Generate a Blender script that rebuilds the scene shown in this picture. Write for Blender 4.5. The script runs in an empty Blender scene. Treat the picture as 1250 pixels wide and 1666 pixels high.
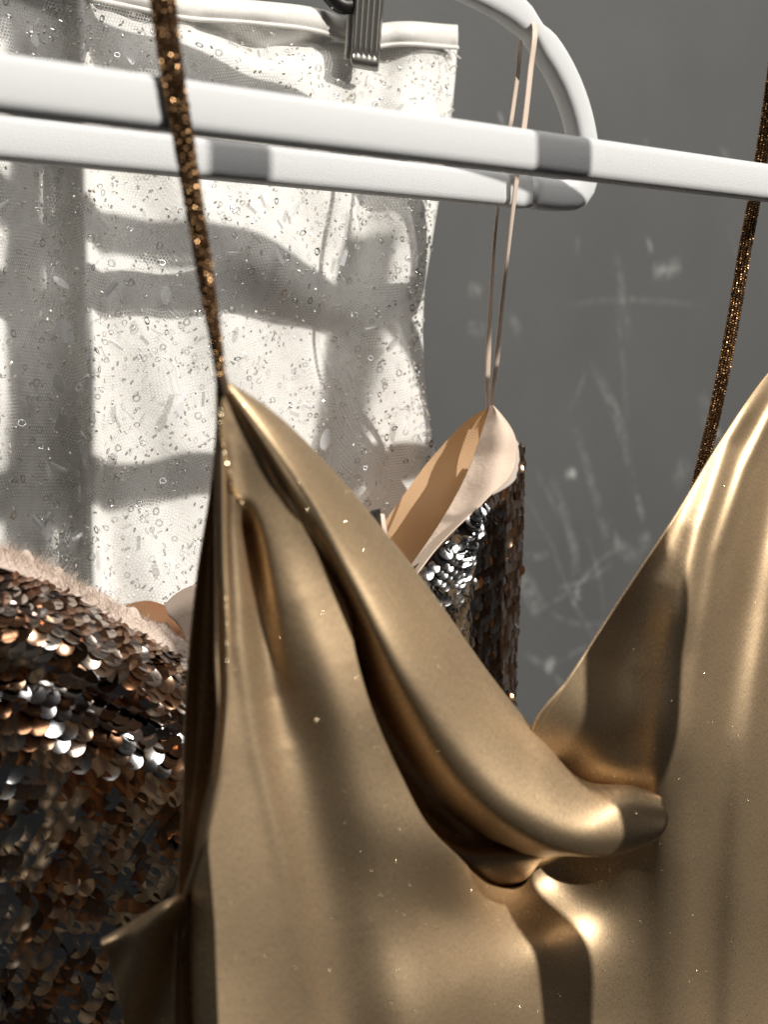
import bpy, math, random
import numpy as np
from mathutils import Vector, Matrix
random.seed(7); rng = np.random.default_rng(7)

# ------------------------------------------------------------------ camera geometry (mm, camera space origin)
F = 2603.0; PITCH = math.radians(5.8); CAMZ = 1400.0
RV = np.array([1., 0, 0]); FW = np.array([0, math.cos(PITCH), -math.sin(PITCH)]); UP = np.array([0, math.sin(PITCH), math.cos(PITCH)])
AZ = math.radians(46)
HV = np.array([math.sin(AZ), math.cos(AZ), 0]); NV = np.array([math.cos(AZ), -math.sin(AZ), 0]); ZV = np.array([0, 0, 1.])
OFF = np.array([0, 0, CAMZ])
def ray(x, y):
    x = np.asarray(x, float)[..., None]; y = np.asarray(y, float)[..., None]
    return FW + RV*(x-625)/F + UP*(833-y)/F
P0 = ray(0, 137)*321.0                      # a point of the plane in which the nearer hanger hangs
def Wp(a):
    """(x, y, n): sight line through x, y met with the plane n mm in front of the nearer hanger -> metres"""
    a = np.asarray(a, float); r = ray(a[..., 0], a[..., 1])
    t = (P0@NV + a[..., 2])/(r@NV)
    return (r*t[..., None]+OFF)/1000
def hzn(p):
    q = np.asarray(p)*1000-OFF-P0
    return q@HV, q@ZV, q@NV
def HZ(h, z, n):
    h = np.asarray(h, float)[..., None]; z = np.asarray(z, float)[..., None]; n = np.asarray(n, float)[..., None]
    return (P0+OFF+HV*h+ZV*z+NV*n)/1000
CAMP = OFF/1000
SUN = 0.45*HV+1.0*NV+0.66*ZV; SUN /= np.linalg.norm(SUN)

# ------------------------------------------------------------------ camera, world, lamps, exposure
sc = bpy.context.scene; col = sc.collection
cd = bpy.data.cameras.new('camera'); cam = bpy.data.objects.new('camera', cd); col.objects.link(cam)
cam.location = CAMP; cam.rotation_euler = (math.radians(90)-PITCH, 0, 0)
cd.sensor_fit = 'HORIZONTAL'; cd.sensor_width = 24.0; cd.lens = 24.0*F/1250; cd.clip_start = 0.01; cd.clip_end = 50
cd.dof.use_dof = True; cd.dof.focus_distance = 0.525; cd.dof.aperture_fstop = 13.0; cd.dof.aperture_blades = 0
sc.camera = cam
w = bpy.data.worlds.new('World'); sc.world = w; w.use_nodes = True
bg = w.node_tree.nodes['Background']; bg.inputs[0].default_value = (0.90, 0.90, 0.90, 1); bg.inputs[1].default_value = 0.02
mid = Wp((625, 833, -40))
def lamp(name, kind, loc, target, energy, color, **kw):
    d = bpy.data.lights.new(name, kind); o = bpy.data.objects.new(name, d); col.objects.link(o)
    o.location = loc; v = Vector(target)-Vector(loc); o.rotation_euler = v.to_track_quat('-Z', 'Y').to_euler()
    d.energy = energy; d.color = color
    for k, x in kw.items(): setattr(d, k, x)
    return o
lamp('hard_low_lamp', 'SPOT', mid+SUN*8.0, mid, 3300, (1, 0.95, 0.87), shadow_soft_size=0.048, spot_size=math.radians(24), spot_blend=0.1)
fd = 0.0*HV+0.62*NV+1.25*ZV; fd /= np.linalg.norm(fd)
lamp('soft_fill_lamp', 'AREA', mid+fd*2.2, mid, 35, (1.0, 0.955, 0.895), shape='RECTANGLE', size=1.1, size_y=1.3)  # added fill light from above to lift the shade; no window there
vs = sc.view_settings; vs.view_transform = 'Standard'; vs.look = 'None'; vs.exposure = 0.0; vs.gamma = 1.0; vs.use_curve_mapping = False
sc.render.engine = 'CYCLES'
cy = sc.cycles; cy.use_denoising = True; cy.max_bounces = 10; cy.glossy_bounces = 6; cy.diffuse_bounces = 4; cy.transparent_max_bounces = 16
cy.sample_clamp_indirect = 4.0; cy.caustics_reflective = False; cy.caustics_refractive = False; cy.blur_glossy = 0.6

# ------------------------------------------------------------------ node helpers
def mat(name):
    m = bpy.data.materials.new(name); m.use_nodes = True
    nt = m.node_tree; return m, nt, nt.nodes['Principled BSDF']
def nd(nt, t, **kw):
    n = nt.nodes.new(t)
    for k, v in kw.items():
        if k in n.inputs.keys() if isinstance(k, str) else False: n.inputs[k].default_value = v
        else: setattr(n, k, v)
    return n
def setp(b, **kw):
    for k, v in kw.items(): b.inputs[k.replace('_', ' ')].default_value = v
def ramp(nt, src, a, b, ca=(0, 0, 0, 1), cb=(1, 1, 1, 1)):
    r = nt.nodes.new('ShaderNodeValToRGB'); r.color_ramp.elements[0].position = a; r.color_ramp.elements[1].position = b
    r.color_ramp.elements[0].color = ca; r.color_ramp.elements[1].color = cb
    nt.links.new(src, r.inputs[0]); return r.outputs[0]
def math_(nt, op, a, b=None):
    m = nt.nodes.new('ShaderNodeMath'); m.operation = op
    for i, x in enumerate((a, b)):
        if x is None: continue
        if isinstance(x, (int, float)): m.inputs[i].default_value = x
        else: nt.links.new(x, m.inputs[i])
    return m.outputs[0]
def noise(nt, vec, scale, detail=3, rough=0.5):
    n = nt.nodes.new('ShaderNodeTexNoise'); n.inputs['Scale'].default_value = scale; n.inputs['Detail'].default_value = detail
    n.inputs['Roughness'].default_value = rough
    if vec is not None: nt.links.new(vec, n.inputs['Vector'])
    return n.outputs['Fac']
def bump(nt, b, h, strength, dist):
    n = nt.nodes.new('ShaderNodeBump'); n.inputs['Strength'].default_value = strength; n.inputs['Distance'].default_value = dist
    nt.links.new(h, n.inputs['Height']); nt.links.new(n.outputs[0], b.inputs['Normal']); return n
def tc(nt, which='UV'): return nt.nodes.new('ShaderNodeTexCoord').outputs[which]
def mixc(nt, fac, a, b):
    m = nt.nodes.new('ShaderNodeMix'); m.data_type = 'RGBA'; nt.links.new(fac, m.inputs[0])
    for s, x in ((6, a), (7, b)):
        if isinstance(x, tuple): m.inputs[s].default_value = x
        else: nt.links.new(x, m.inputs[s])
    return m.outputs[2]
M = {}
# gold lame: metallic twill, uv in metres
def gold(name, base, rough):
    m, nt, b = mat(name); uv = tc(nt)
    big = noise(nt, uv, 55, 3); fine = noise(nt, uv, 2600, 2)
    mp = nt.nodes.new('ShaderNodeMapping'); mp.inputs['Rotation'].default_value = (0, 0, math.radians(62)); mp.inputs['Scale'].default_value = (2600, 800, 1); nt.links.new(uv, mp.inputs[0])
    thread = nt.nodes.new('ShaderNodeTexNoise'); thread.inputs['Scale'].default_value = 1.0; thread.inputs['Detail'].default_value = 2; nt.links.new(mp.outputs[0], thread.inputs['Vector'])
    thr = math_(nt, 'ADD', math_(nt, 'MULTIPLY', thread.outputs['Fac'], 0.75), math_(nt, 'MULTIPLY', noise(nt, uv, 1900, 2, .6), 0.7))
    hi = mixc(nt, ramp(nt, big, .3, .7), tuple(x*.94 for x in base)+(1,), tuple(min(1, x*1.05) for x in base)+(1,))
    c = mixc(nt, ramp(nt, thr, .50, .94), tuple(x*.60 for x in base)+(1,), hi)
    vo = nt.nodes.new('ShaderNodeTexVoronoi'); vo.inputs['Scale'].default_value = 1700; nt.links.new(uv, vo.inputs['Vector'])     # metal threads that catch the light
    sp = nt.nodes.new('ShaderNodeSeparateColor'); nt.links.new(vo.outputs['Color'], sp.inputs[0])
    glint = math_(nt, 'MULTIPLY', math_(nt, 'GREATER_THAN', sp.outputs[0], 0.965), math_(nt, 'LESS_THAN', vo.outputs['Distance'], 0.42))
    nt.links.new(mixc(nt, glint, c, (1.0, .90, .70, 1)), b.inputs['Base Color'])
    setp(b, Metallic=1.0, Coat_Weight=0.16, Coat_Roughness=0.24)
    r0 = math_(nt, 'ADD', math_(nt, 'MULTIPLY', fine, 0.14), rough-0.07)
    nt.links.new(math_(nt, 'SUBTRACT', r0, math_(nt, 'MULTIPLY', glint, 0.16)), b.inputs['Roughness'])
    h = math_(nt, 'ADD', math_(nt, 'MULTIPLY', thr, 0.9), math_(nt, 'MULTIPLY', noise(nt, uv, 120, 3, .5), 5.0))
    bump(nt, b, h, 0.22, 0.00007); return m
M['gold'] = gold('gold_lame', (0.80, 0.595, 0.375), 0.51)
def simple(name, color, rough, metal=0.0, bscale=None, bstr=0.2, bdist=0.0003, **kw):
    m, nt, b = mat(name); setp(b, Base_Color=color+(1,), Roughness=rough, Metallic=metal, **kw)
    if bscale:
        bump(nt, b, noise(nt, tc(nt, 'Object'), bscale, 4), bstr, bdist)
    return m
M['flock'] = simple('white_flocking', (0.62, 0.63, 0.645), 0.95, 0, 2600, 0.55, 0.0003, Sheen_Weight=0.25)
M['glitter'] = simple('gold_glitter', (0.95, 0.78, 0.52), 0.18, 1.0)
M['bead_gold'] = simple('copper_gold_beads', (0.23, 0.135, 0.066), 0.32, 1.0)
M['cord'] = simple('brown_cord', (0.06, 0.03, 0.012), 0.8)
M['clip'] = simple('pewter_clip', (0.30, 0.29, 0.27), 0.34, 0.9, 900, 0.15, 0.0002)
M['black'] = simple('black_metal', (0.015, 0.014, 0.013), 0.4, 0.3)
M['chrome'] = simple('steel_hook', (0.6, 0.6, 0.6), 0.2, 1.0)
M['post'] = simple('painted_post', (0.55, 0.55, 0.55), 0.5, 0, 120, 0.1, 0.001)
M['ribbon'] = simple('blush_satin', (0.70, 0.56, 0.46), 0.42, 0, 1500, 0.2, 0.0002, Sheen_Weight=0.3)
M['fluff'] = simple('blush_fluff', (0.66, 0.54, 0.46), 0.9, 0, None, Sheen_Weight=0.4)

# ------------------------------------------------------------------ mesh helpers
def crs(P, m):
    """smooth resampling of a polyline of control points to m points"""
    P = np.asarray(P, float)
    if len(P) == 1: return np.repeat(P, m, 0)
    sc_ = np.ones(P.shape[1]);
    if P.shape[1] == 3: sc_[2] = 5
    d = np.linalg.norm(np.diff(P*sc_, axis=0), axis=1); d = np.maximum(d, 1e-6); t = np.concatenate([[0], np.cumsum(d)])
    return hermite(t, P, np.linspace(0, t[-1], m))
def hermite(t, P, q):
    k = len(P)
    if k == 2:
        f = ((q-t[0])/(t[1]-t[0]))[:, None]; return P[0]*(1-f)+P[1]*f
    s = np.diff(P, axis=0)/np.diff(t)[:, None]; T = np.zeros_like(P)
    dt = np.diff(t)
    T[1:-1] = (s[:-1]*dt[1:, None]+s[1:]*dt[:-1, None])/(dt[:-1]+dt[1:])[:, None]
    T[0] = 1.5*s[0]-0.5*T[1]; T[-1] = 1.5*s[-1]-0.5*T[-2]
    i = np.clip(np.searchsorted(t, q, side='right')-1, 0, k-2)
    h = dt[i]; u = (q-t[i])/h; u = u[:, None]; h = h[:, None]
    return ((2*u**3-3*u**2+1)*P[i]+(u**3-2*u**2+u)*h*T[i]+(-2*u**3+3*u**2)*P[i+1]+(u**3-u**2)*h*T[i+1])
def loft(curves, nu, nv):
    A = np.array([crs(c, nv) for c in curves]); k = len(curves)
    out = np.zeros((nu, nv, A.shape[2])); t = np.arange(k, dtype=float); q = np.linspace(0, k-1, nu)
    for j in range(nv): out[:, j] = hermite(t, A[:, j], q)
    return out
def tps(pts, smooth=0.0):
    pts = np.asarray(pts, float); X = pts[:, :2]/500; z = pts[:, 2]; n = len(X)
    def phi(r2): return np.where(r2 > 1e-12, 0.5*r2*np.log(np.maximum(r2, 1e-12)), 0)
    K = phi(((X[:, None]-X[None])**2).sum(-1))+np.eye(n)*smooth; Pm = np.hstack([np.ones((n, 1)), X])
    A = np.block([[K, Pm], [Pm.T, np.zeros((3, 3))]]); c = np.linalg.solve(A, np.concatenate([z, np.zeros(3)]))
    def f(x, y):
        x = np.asarray(x)/500; y = np.asarray(y)/500
        r2 = (x[..., None]-X[:, 0])**2+(y[..., None]-X[:, 1])**2
        return phi(r2)@c[:n]+c[n]+c[n+1]*x+c[n+2]*y
    return f
def polydist(x, y, P):
    """distance to a polyline and the position 0..1 along it"""
    P = np.asarray(P, float); best = np.full(np.shape(x), 1e9); par = np.zeros(np.shape(x)); sgn = np.zeros(np.shape(x)); k = len(P)-1
    for i in range(k):
        a, b = P[i], P[i+1]; d = b-a; L = d@d
        t = np.clip(((x-a[0])*d[0]+(y-a[1])*d[1])/L, 0, 1)
        q = np.hypot(x-a[0]-t*d[0], y-a[1]-t*d[1]); m = q < best
        best = np.where(m, q, best); par = np.where(m, (i+t)/k, par)
        sgn = np.where(m, np.sign((x-a[0])*d[1]-(y-a[1])*d[0]), sgn)
    return best, par, sgn
def fold(x, y, P, w0, w1, a0, a1, end=0.12):
    d, t, s = polydist(x, y, P); wd = w0+(w1-w0)*t; am = a0+(a1-a0)*t
    tp = np.clip(t/end, 0, 1)*1.0
    return am*np.exp(-(d/wd)**2)*(tp if end > 0 else 1)
def link(o, parent=None):
    col.objects.link(o)
    if parent is not None: o.parent = parent
    return o
def base_of(parent):
    v = Vector((0, 0, 0))
    while parent is not None: v = v+parent.location; parent = parent.parent
    return v
def mesh(name, verts, faces, m, parent=None, smooth=True, uv=None, kind=None):
    me = bpy.data.meshes.new(name); b = np.array(base_of(parent))
    me.from_pydata((np.asarray(verts, float)-b).tolist(), [], [list(map(int, f)) for f in faces]); me.update()
    if uv is not None:
        l = me.uv_layers.new(name='UVMap'); idx = np.zeros(len(me.loops), dtype=np.int32); me.loops.foreach_get('vertex_index', idx)
        l.data.foreach_set('uv', np.asarray(uv, float)[idx].astype(np.float32).ravel())
    me.materials.append(M[m] if isinstance(m, str) else m)
    if smooth: me.polygons.foreach_set('use_smooth', [True]*len(me.polygons))
    o = link(bpy.data.objects.new(name, me), parent)
    if kind: o['kind'] = kind
    return o
def gridfaces(nu, nv, flip=False):
    f = []
    for i in range(nu-1):
        for j in range(nv-1):
            a = i*nv+j; q = (a, a+1, a+nv+1, a+nv); f.append(q[::-1] if flip else q)
    return f
def griduv(G):
    """arc lengths in metres"""
    du = np.linalg.norm(np.diff(G, axis=0), axis=2); dv = np.linalg.norm(np.diff(G, axis=1), axis=2)
    U = np.vstack([np.zeros((1, G.shape[1])), np.cumsum(du, 0)]); V = np.hstack([np.zeros((G.shape[0], 1)), np.cumsum(dv, 1)])
    return np.stack([U, V], -1).reshape(-1, 2)
class Sheet:
    def __init__(s, G):
        s.G = G; s.nu, s.nv = G.shape[:2]
        c = G[s.nu//2, s.nv//2]; n = s.at(.5, .5)[1]; s.sg = 1 if n@(CAMP-c) > 0 else -1
    def at(s, u, v):
        x = min(max(u, 0), .9999)*(s.nu-1); y = min(max(v, 0), .9999)*(s.nv-1); i, j = int(x), int(y); a, b = x-i, y-j
        G = s.G; p = G[i, j]*(1-a)*(1-b)+G[i+1, j]*a*(1-b)+G[i, j+1]*(1-a)*b+G[i+1, j+1]*a*b
        tu = (G[i+1, j]-G[i, j])*(1-b)+(G[i+1, j+1]-G[i, j+1])*b; tv = (G[i, j+1]-G[i, j])*(1-a)+(G[i+1, j+1]-G[i+1, j])*a
        n = np.cross(tu, tv); l = np.linalg.norm(n); n = n/l if l > 0 else np.array([0, 0, 1.])
        return p, n*getattr(s, 'sg', 1), tu, tv
def sheet_obj(name, A, m, parent, thick=0.0004, kind=None, world=False):
    G = A if world else Wp(A)
    uv_ = griduv(G)
    if m == 'gold': h_, z_, n_ = hzn(G.reshape(-1, 3)); uv_ = np.stack([(h_+.35*n_)/1000, (z_+.25*n_)/1000], -1)
    o = mesh(name, G.reshape(-1, 3), gridfaces(*G.shape[:2]), m, parent, uv=uv_, kind=kind)
    if thick:
        md = o.modifiers.new('thickness', 'SOLIDIFY'); md.thickness = thick; md.offset = 0
    return o, Sheet(G)
def tube(path, rx, rz, axis, seg=20, power=2.0, closed_ends=True):
    """sweep a superellipse: rz in the plane of the path, rx along axis"""
    path = np.asarray(path); n = len(path); V = []; Fc = []
    rx = np.broadcast_to(rx, (n,)); rz = np.broadcast_to(rz, (n,))
    T = np.gradient(path, axis=0); T /= np.linalg.norm(T, axis=1)[:, None]
    for i in range(n):
        a = axis-(axis@T[i])*T[i]; a /= np.linalg.norm(a); b = np.cross(T[i], a)
        for k in range(seg):
            th = 2*math.pi*k/seg; c, s = math.cos(th), math.sin(th)
            V.append(path[i]+a*rx[i]*np.sign(c)*abs(c)**(2/power)+b*rz[i]*np.sign(s)*abs(s)**(2/power))
    for i in range(n-1):
        for k in range(seg):
            k2 = (k+1) % seg; Fc.append((i*seg+k, i*seg+k2, (i+1)*seg+k2, (i+1)*seg+k))
    if closed_ends: Fc.append(tuple(range(seg))[::-1]); Fc.append(tuple((n-1)*seg+k for k in range(seg)))
    return np.array(V), Fc
def thing(name, label, cat, loc, group=None):
    o = bpy.data.objects.new(name, None); o.empty_display_size = 0.01; col.objects.link(o); o.location = Vector(loc)
    o['label'] = label; o['category'] = cat
    if group: o['group'] = group
    bpy.context.view_layer.update(); return o
def frame(n, up):
    n = n/np.linalg.norm(n); x = np.cross(up, n); x /= max(np.linalg.norm(x), 1e-9); y = np.cross(n, x)
    return x, y, n
ICO = None
def ico():
    global ICO
    if ICO is None:
        p = (1+5**.5)/2; v = np.array([(-1, p, 0), (1, p, 0), (-1, -p, 0), (1, -p, 0), (0, -1, p), (0, 1, p), (0, -1, -p), (0, 1, -p), (p, 0, -1), (p, 0, 1), (-p, 0, -1), (-p, 0, 1)])
        f = [(0, 11, 5), (0, 5, 1), (0, 1, 7), (0, 7, 10), (0, 10, 11), (1, 5, 9), (5, 11, 4), (11, 10, 2), (10, 7, 6), (7, 1, 8), (3, 9, 4), (3, 4, 2), (3, 2, 6), (3, 6, 8), (3, 8, 9), (4, 9, 5), (2, 4, 11), (6, 2, 10), (8, 6, 7), (9, 8, 1)]
        ICO = (v/np.linalg.norm(v[0]), f)
    return ICO
def rrot():
    q = rng.normal(size=4); q /= np.linalg.norm(q); return np.array(Matrix.Rotation(0, 3, 'X')) if False else np.array(__import__('mathutils').Quaternion(q.tolist()).to_matrix())
class Bag:
    """collects many small pieces that become one part"""
    def __init__(s): s.V = []; s.F = []; s.n = 0
    def add(s, v, f):
        s.V.append(v); s.F += [tuple(i+s.n for i in q) for q in f]; s.n += len(v)
    def ico(s, c, r): v, f = ico(); s.add(v@rrot().T*r+c, f)
    def build(s, name, m, parent, smooth=False, kind='stuff'):
        return mesh(name, np.vstack(s.V), s.F, m, parent, smooth, kind=kind)
def ribbon(A, width, m, name, parent, side=None, thick=0.0003, n=60):
    """flat band along control points (x, y, n); width in mm, side = direction of the width"""
    C = Wp(crs(A, n)); wd = np.interp(np.linspace(0, 1, n), np.linspace(0, 1, len(width)), width)/2000
    s = (HV if side is None else side); T = np.gradient(C, axis=0); T /= np.linalg.norm(T, axis=1)[:, None]
    S = s-(T@s)[:, None]*T; S /= np.linalg.norm(S, axis=1)[:, None]
    G = np.stack([C-S*wd[:, None], C-S*wd[:, None]*.35, C+S*wd[:, None]*.35, C+S*wd[:, None]])
    return sheet_obj(name, G, m, parent, thick, world=True)[0]

# ================================================================== THE WALL
m, nt, b = mat('grey_wall'); M['wall'] = m
oc = tc(nt, 'Object'); n1 = noise(nt, oc, 6, 5, .6); n2 = noise(nt, oc, 420, 3, .6)
nt.links.new(mixc(nt, ramp(nt, n1, .3, .75), (0.060, 0.062, 0.0625, 1), (0.080, 0.082, 0.0815, 1)), b.inputs['Base Color'])
setp(b, Roughness=0.62); bump(nt, b, n2, 0.3, 0.0005)
NW = -330
W4 = HZ(np.array([-900, 1500, 1500, -900]), np.array([-1100, -1100, 900, 900]), np.full(4, NW))
W4b = HZ(np.array([-900, 1500, 1500, -900]), np.array([-1100, -1100, 900, 900]), np.full(4, NW-60))
wall = mesh('wall', np.vstack([W4, W4b]), [(0, 1, 2, 3), (7, 6, 5, 4), (0, 4, 5, 1), (1, 5, 6, 2), (2, 6, 7, 3), (3, 7, 4, 0)], 'wall', None, False)
wall['kind'] = 'structure'
# streaks of light on the wall, painted in as pale translucent strips
m, nt, b = mat('pale_light_streak'); M['light_streak'] = m
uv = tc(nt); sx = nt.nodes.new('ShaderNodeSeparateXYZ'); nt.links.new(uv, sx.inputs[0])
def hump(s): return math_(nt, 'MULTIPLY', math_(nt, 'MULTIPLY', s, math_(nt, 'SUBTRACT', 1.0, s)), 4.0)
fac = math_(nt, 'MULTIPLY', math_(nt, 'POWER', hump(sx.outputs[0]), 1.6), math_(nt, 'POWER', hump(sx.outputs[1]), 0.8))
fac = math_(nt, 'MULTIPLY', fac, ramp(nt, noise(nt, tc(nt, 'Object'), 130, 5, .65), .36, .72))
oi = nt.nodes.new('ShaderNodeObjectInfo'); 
at = nt.nodes.new('ShaderNodeAttribute'); at.attribute_type = 'OBJECT'; at.attribute_name = 'streak_fac'
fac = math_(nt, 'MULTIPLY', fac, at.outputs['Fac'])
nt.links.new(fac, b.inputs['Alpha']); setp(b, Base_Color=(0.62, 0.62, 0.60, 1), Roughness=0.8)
def light_streak(pts, wpx, streak_fac):
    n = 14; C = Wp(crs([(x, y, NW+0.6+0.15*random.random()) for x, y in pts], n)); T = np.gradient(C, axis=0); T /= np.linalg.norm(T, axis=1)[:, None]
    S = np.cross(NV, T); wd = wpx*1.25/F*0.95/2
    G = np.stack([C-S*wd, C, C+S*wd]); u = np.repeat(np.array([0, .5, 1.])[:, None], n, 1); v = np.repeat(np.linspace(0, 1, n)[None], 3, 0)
    o = mesh('light_streak_mark', G.reshape(-1, 3), gridfaces(3, n), 'light_streak', wall, uv=np.stack([u, v], -1).reshape(-1, 2)); o['streak_fac'] = streak_fac*.45
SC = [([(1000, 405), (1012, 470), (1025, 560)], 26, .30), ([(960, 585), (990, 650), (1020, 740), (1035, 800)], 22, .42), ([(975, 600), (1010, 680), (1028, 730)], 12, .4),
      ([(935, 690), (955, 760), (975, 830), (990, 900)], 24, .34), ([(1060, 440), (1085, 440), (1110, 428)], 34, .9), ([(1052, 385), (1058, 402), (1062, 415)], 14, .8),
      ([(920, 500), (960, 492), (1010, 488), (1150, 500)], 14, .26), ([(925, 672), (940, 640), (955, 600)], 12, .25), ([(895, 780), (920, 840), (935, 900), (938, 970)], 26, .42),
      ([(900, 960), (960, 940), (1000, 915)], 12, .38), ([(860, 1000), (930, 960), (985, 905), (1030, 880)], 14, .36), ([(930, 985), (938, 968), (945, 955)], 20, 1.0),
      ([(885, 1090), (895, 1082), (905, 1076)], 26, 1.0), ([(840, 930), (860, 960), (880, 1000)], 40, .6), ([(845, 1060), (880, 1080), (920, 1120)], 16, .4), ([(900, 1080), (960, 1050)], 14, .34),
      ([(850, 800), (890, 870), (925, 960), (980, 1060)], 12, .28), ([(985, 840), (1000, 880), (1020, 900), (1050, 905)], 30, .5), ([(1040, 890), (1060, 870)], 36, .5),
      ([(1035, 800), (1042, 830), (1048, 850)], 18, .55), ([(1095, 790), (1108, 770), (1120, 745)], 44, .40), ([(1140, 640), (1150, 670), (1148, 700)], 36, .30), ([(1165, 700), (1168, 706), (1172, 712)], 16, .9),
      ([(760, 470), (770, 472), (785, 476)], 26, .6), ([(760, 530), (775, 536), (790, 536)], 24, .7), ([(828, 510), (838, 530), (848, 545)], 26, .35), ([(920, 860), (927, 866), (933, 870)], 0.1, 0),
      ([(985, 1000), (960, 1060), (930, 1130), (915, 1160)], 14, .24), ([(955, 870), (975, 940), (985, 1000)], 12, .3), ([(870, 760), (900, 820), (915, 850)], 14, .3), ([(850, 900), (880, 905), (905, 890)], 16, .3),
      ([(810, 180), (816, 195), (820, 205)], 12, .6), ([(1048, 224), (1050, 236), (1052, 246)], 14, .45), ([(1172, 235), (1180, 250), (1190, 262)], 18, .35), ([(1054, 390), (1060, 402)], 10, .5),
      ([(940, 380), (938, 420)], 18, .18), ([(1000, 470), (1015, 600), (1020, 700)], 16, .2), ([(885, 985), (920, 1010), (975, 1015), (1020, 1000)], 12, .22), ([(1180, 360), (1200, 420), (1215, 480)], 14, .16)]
for p, wpx, streak_fac in SC:
    if streak_fac > 0: light_streak(p, wpx, streak_fac)
for cx, cy_, r, streak_fac in ((929, 771, 13, 1.6), (1168, 706, 10, 1.0), (938, 968, 12, 1.3)):
    light_streak([(cx-r*.8, cy_), (cx, cy_), (cx+r*.8, cy_)], r*1.7, streak_fac)

# ================================================================== HANGERS
NR = -90
hb, zb, _ = hzn(Wp((940, 322, NR)))          # right end of the farther hanger's bar
hn, zn, _ = hzn(Wp((866, 50, NR)))           # strap notch of its arm
BAR = [(-86, 0), (-60, 0)]
def px_hz(pts): return [tuple(np.array(hzn(Wp((x, y, NR)))[:2])-np.array([hb, zb])) for x, y in pts]
arm = px_hz([(935, 315), (946, 298), (950, 266), (943, 205), (926, 150), (900, 98), (868, 55), (838, 22), (790, -8), (730, -36)])
HALF = 222.0
def hanger_path():
    pts = [(-HALF, 0), (-120, 0), (-60, 0), (-24, 0), (-9, .2)] + arm[0:] + [(-HALF+12, arm[-1][1]+22)]
    pts = np.array(pts); t = np.concatenate([[0], np.cumsum(np.linalg.norm(np.diff(pts, axis=0), axis=1))])
    return hermite(t, pts, np.linspace(0, t[-1], 130))
HPATH = hanger_path()
def build_hanger(loc_h, loc_z, n, label):
    base = HZ(loc_h-HALF, loc_z, n); t = thing('clothes_hanger', label, 'hanger', base, 'white flocked hangers on the rack')
    p = HPATH; q = np.vstack([p, np.column_stack([-2*HALF-p[::-1, 0], p[::-1, 1]])[1:]])     # right half, then the mirrored left half
    nb = 34
    # bar and shoulders are one bent rod; split where the rod turns up
    def part(name, pts, rx, rz, power=3.0):
        C = HZ(loc_h+pts[:, 0], loc_z+pts[:, 1], np.full(len(pts), n)); v, f = tube(C, rx, rz, NV, 24, power); return mesh(name, v, f, 'flock', t)
    k = int(np.argmax(p[:, 0] > -30)); bar = p[:k+1]
    bar_full = np.column_stack([np.linspace(-2*HALF+30, -30, 40), np.zeros(40)])
    part('bottom_bar', bar_full, .0045, .0057, 4.6)
    for sgn in (1, -1):
        a = p[p[:, 0] > -29.9] if False else p[k:]
        pts = a if sgn == 1 else np.column_stack([-2*HALF-a[:, 0], a[:, 1]])
        L = np.linspace(0, 1, len(pts)); d = np.hypot(a[:, 0]-(hn-hb), a[:, 1]-(zn-zb))
        rz = .0057-.0002*np.clip(L*6, 0, 1)-.0020*np.exp(-(d/4.5)**2)
        part('shoulder_arm', pts, .0045, rz, 3.4)
    top = p[-1]; C = np.array([(-HALF, top[1]-6), (-HALF, top[1]+20), (-HALF, top[1]+45)]+[(-HALF+22-22*math.cos(a), top[1]+62+22*math.sin(a)) for a in np.linspace(0, 4.0, 14)])
    tt = np.concatenate([[0], np.cumsum(np.linalg.norm(np.diff(C, axis=0), axis=1))]); C = hermite(tt, C, np.linspace(0, tt[-1], 60))
    v, f = tube(HZ(loc_h+C[:, 0], loc_z+C[:, 1], np.full(60, n)), .0017, .0017, NV, 10); mesh('hook', v, f, 'chrome', t)
    return t
rear = build_hanger(hb, zb, NR, 'white flocked hanger with curved arm holding the cream ribbon straps, farther of two')
# the nearer hanger: its arm throws the slanting shadow seen on the farther bar
hs, zs, _ = hzn(Wp((862, 318, NR))); zf = float(hzn(Wp((625, 218, 0)))[1])
za = zs+0.66*90-zf; ai = int(np.argmin(np.abs(HPATH[60:, 1]-za)))+60
front = build_hanger(hs+0.45*90-HPATH[ai, 0], zf, 0, 'white flocked hanger whose long bar crosses in front, nearest of two')

# upright of the clothes rack, outside the picture to the right; its shadow crosses hangers and dresses
h0, z0, _ = hzn(Wp((884, 258, 5))); h1, _, _ = hzn(Wp((959, 258, 5))); npost = 165.0; ND0 = -150
hc = (h0+h1)/2+0.45*(npost-5); hw = (h1-h0)/2
rp = thing('rack_post', 'pale upright post of the clothes rack standing right of the picture', 'post', HZ(hc, -1150, npost))
C = HZ(np.full(3, hc), np.array([-1150, 0, 700.]), np.full(3, npost)); vv, ff = tube(C, hw/1000*.55, hw/1000, NV, 28, 6.0)
mesh('upright', vv, ff, 'post', rp)
ha, za_, _ = hzn(Wp((602, 330, ND0))); hb2, zb2, _ = hzn(Wp((545, 720, ND0))); kd = npost-ND0
ha += .45*kd; hb2 += .45*kd; za_ += .66*kd; zb2 += .66*kd; ts = np.linspace(.22, 1.25, 5)
vv, ff = tube(HZ(ha+(hb2-ha)*ts, za_+(zb2-za_)*ts, np.full(5, npost)), .004, .0082, NV, 16, 4.0); mesh('shadow_rod', vv, ff, 'post', rp)  # added rod out of view, only casts a slanting shadow band on the white dress
vv, ff = tube(HZ(np.full(2, hc), np.array([-1156., -1149]), np.full(2, npost)), .03, .03, NV, 20); mesh('foot', vv, ff, 'post', rp)

# ================================================================== WHITE BEADED DRESS
ND = -150
wd = thing('white_dress', 'white beaded tulle dress clipped up by its waistband behind the hangers', 'dress', Wp((350, 1500, ND)))
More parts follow.
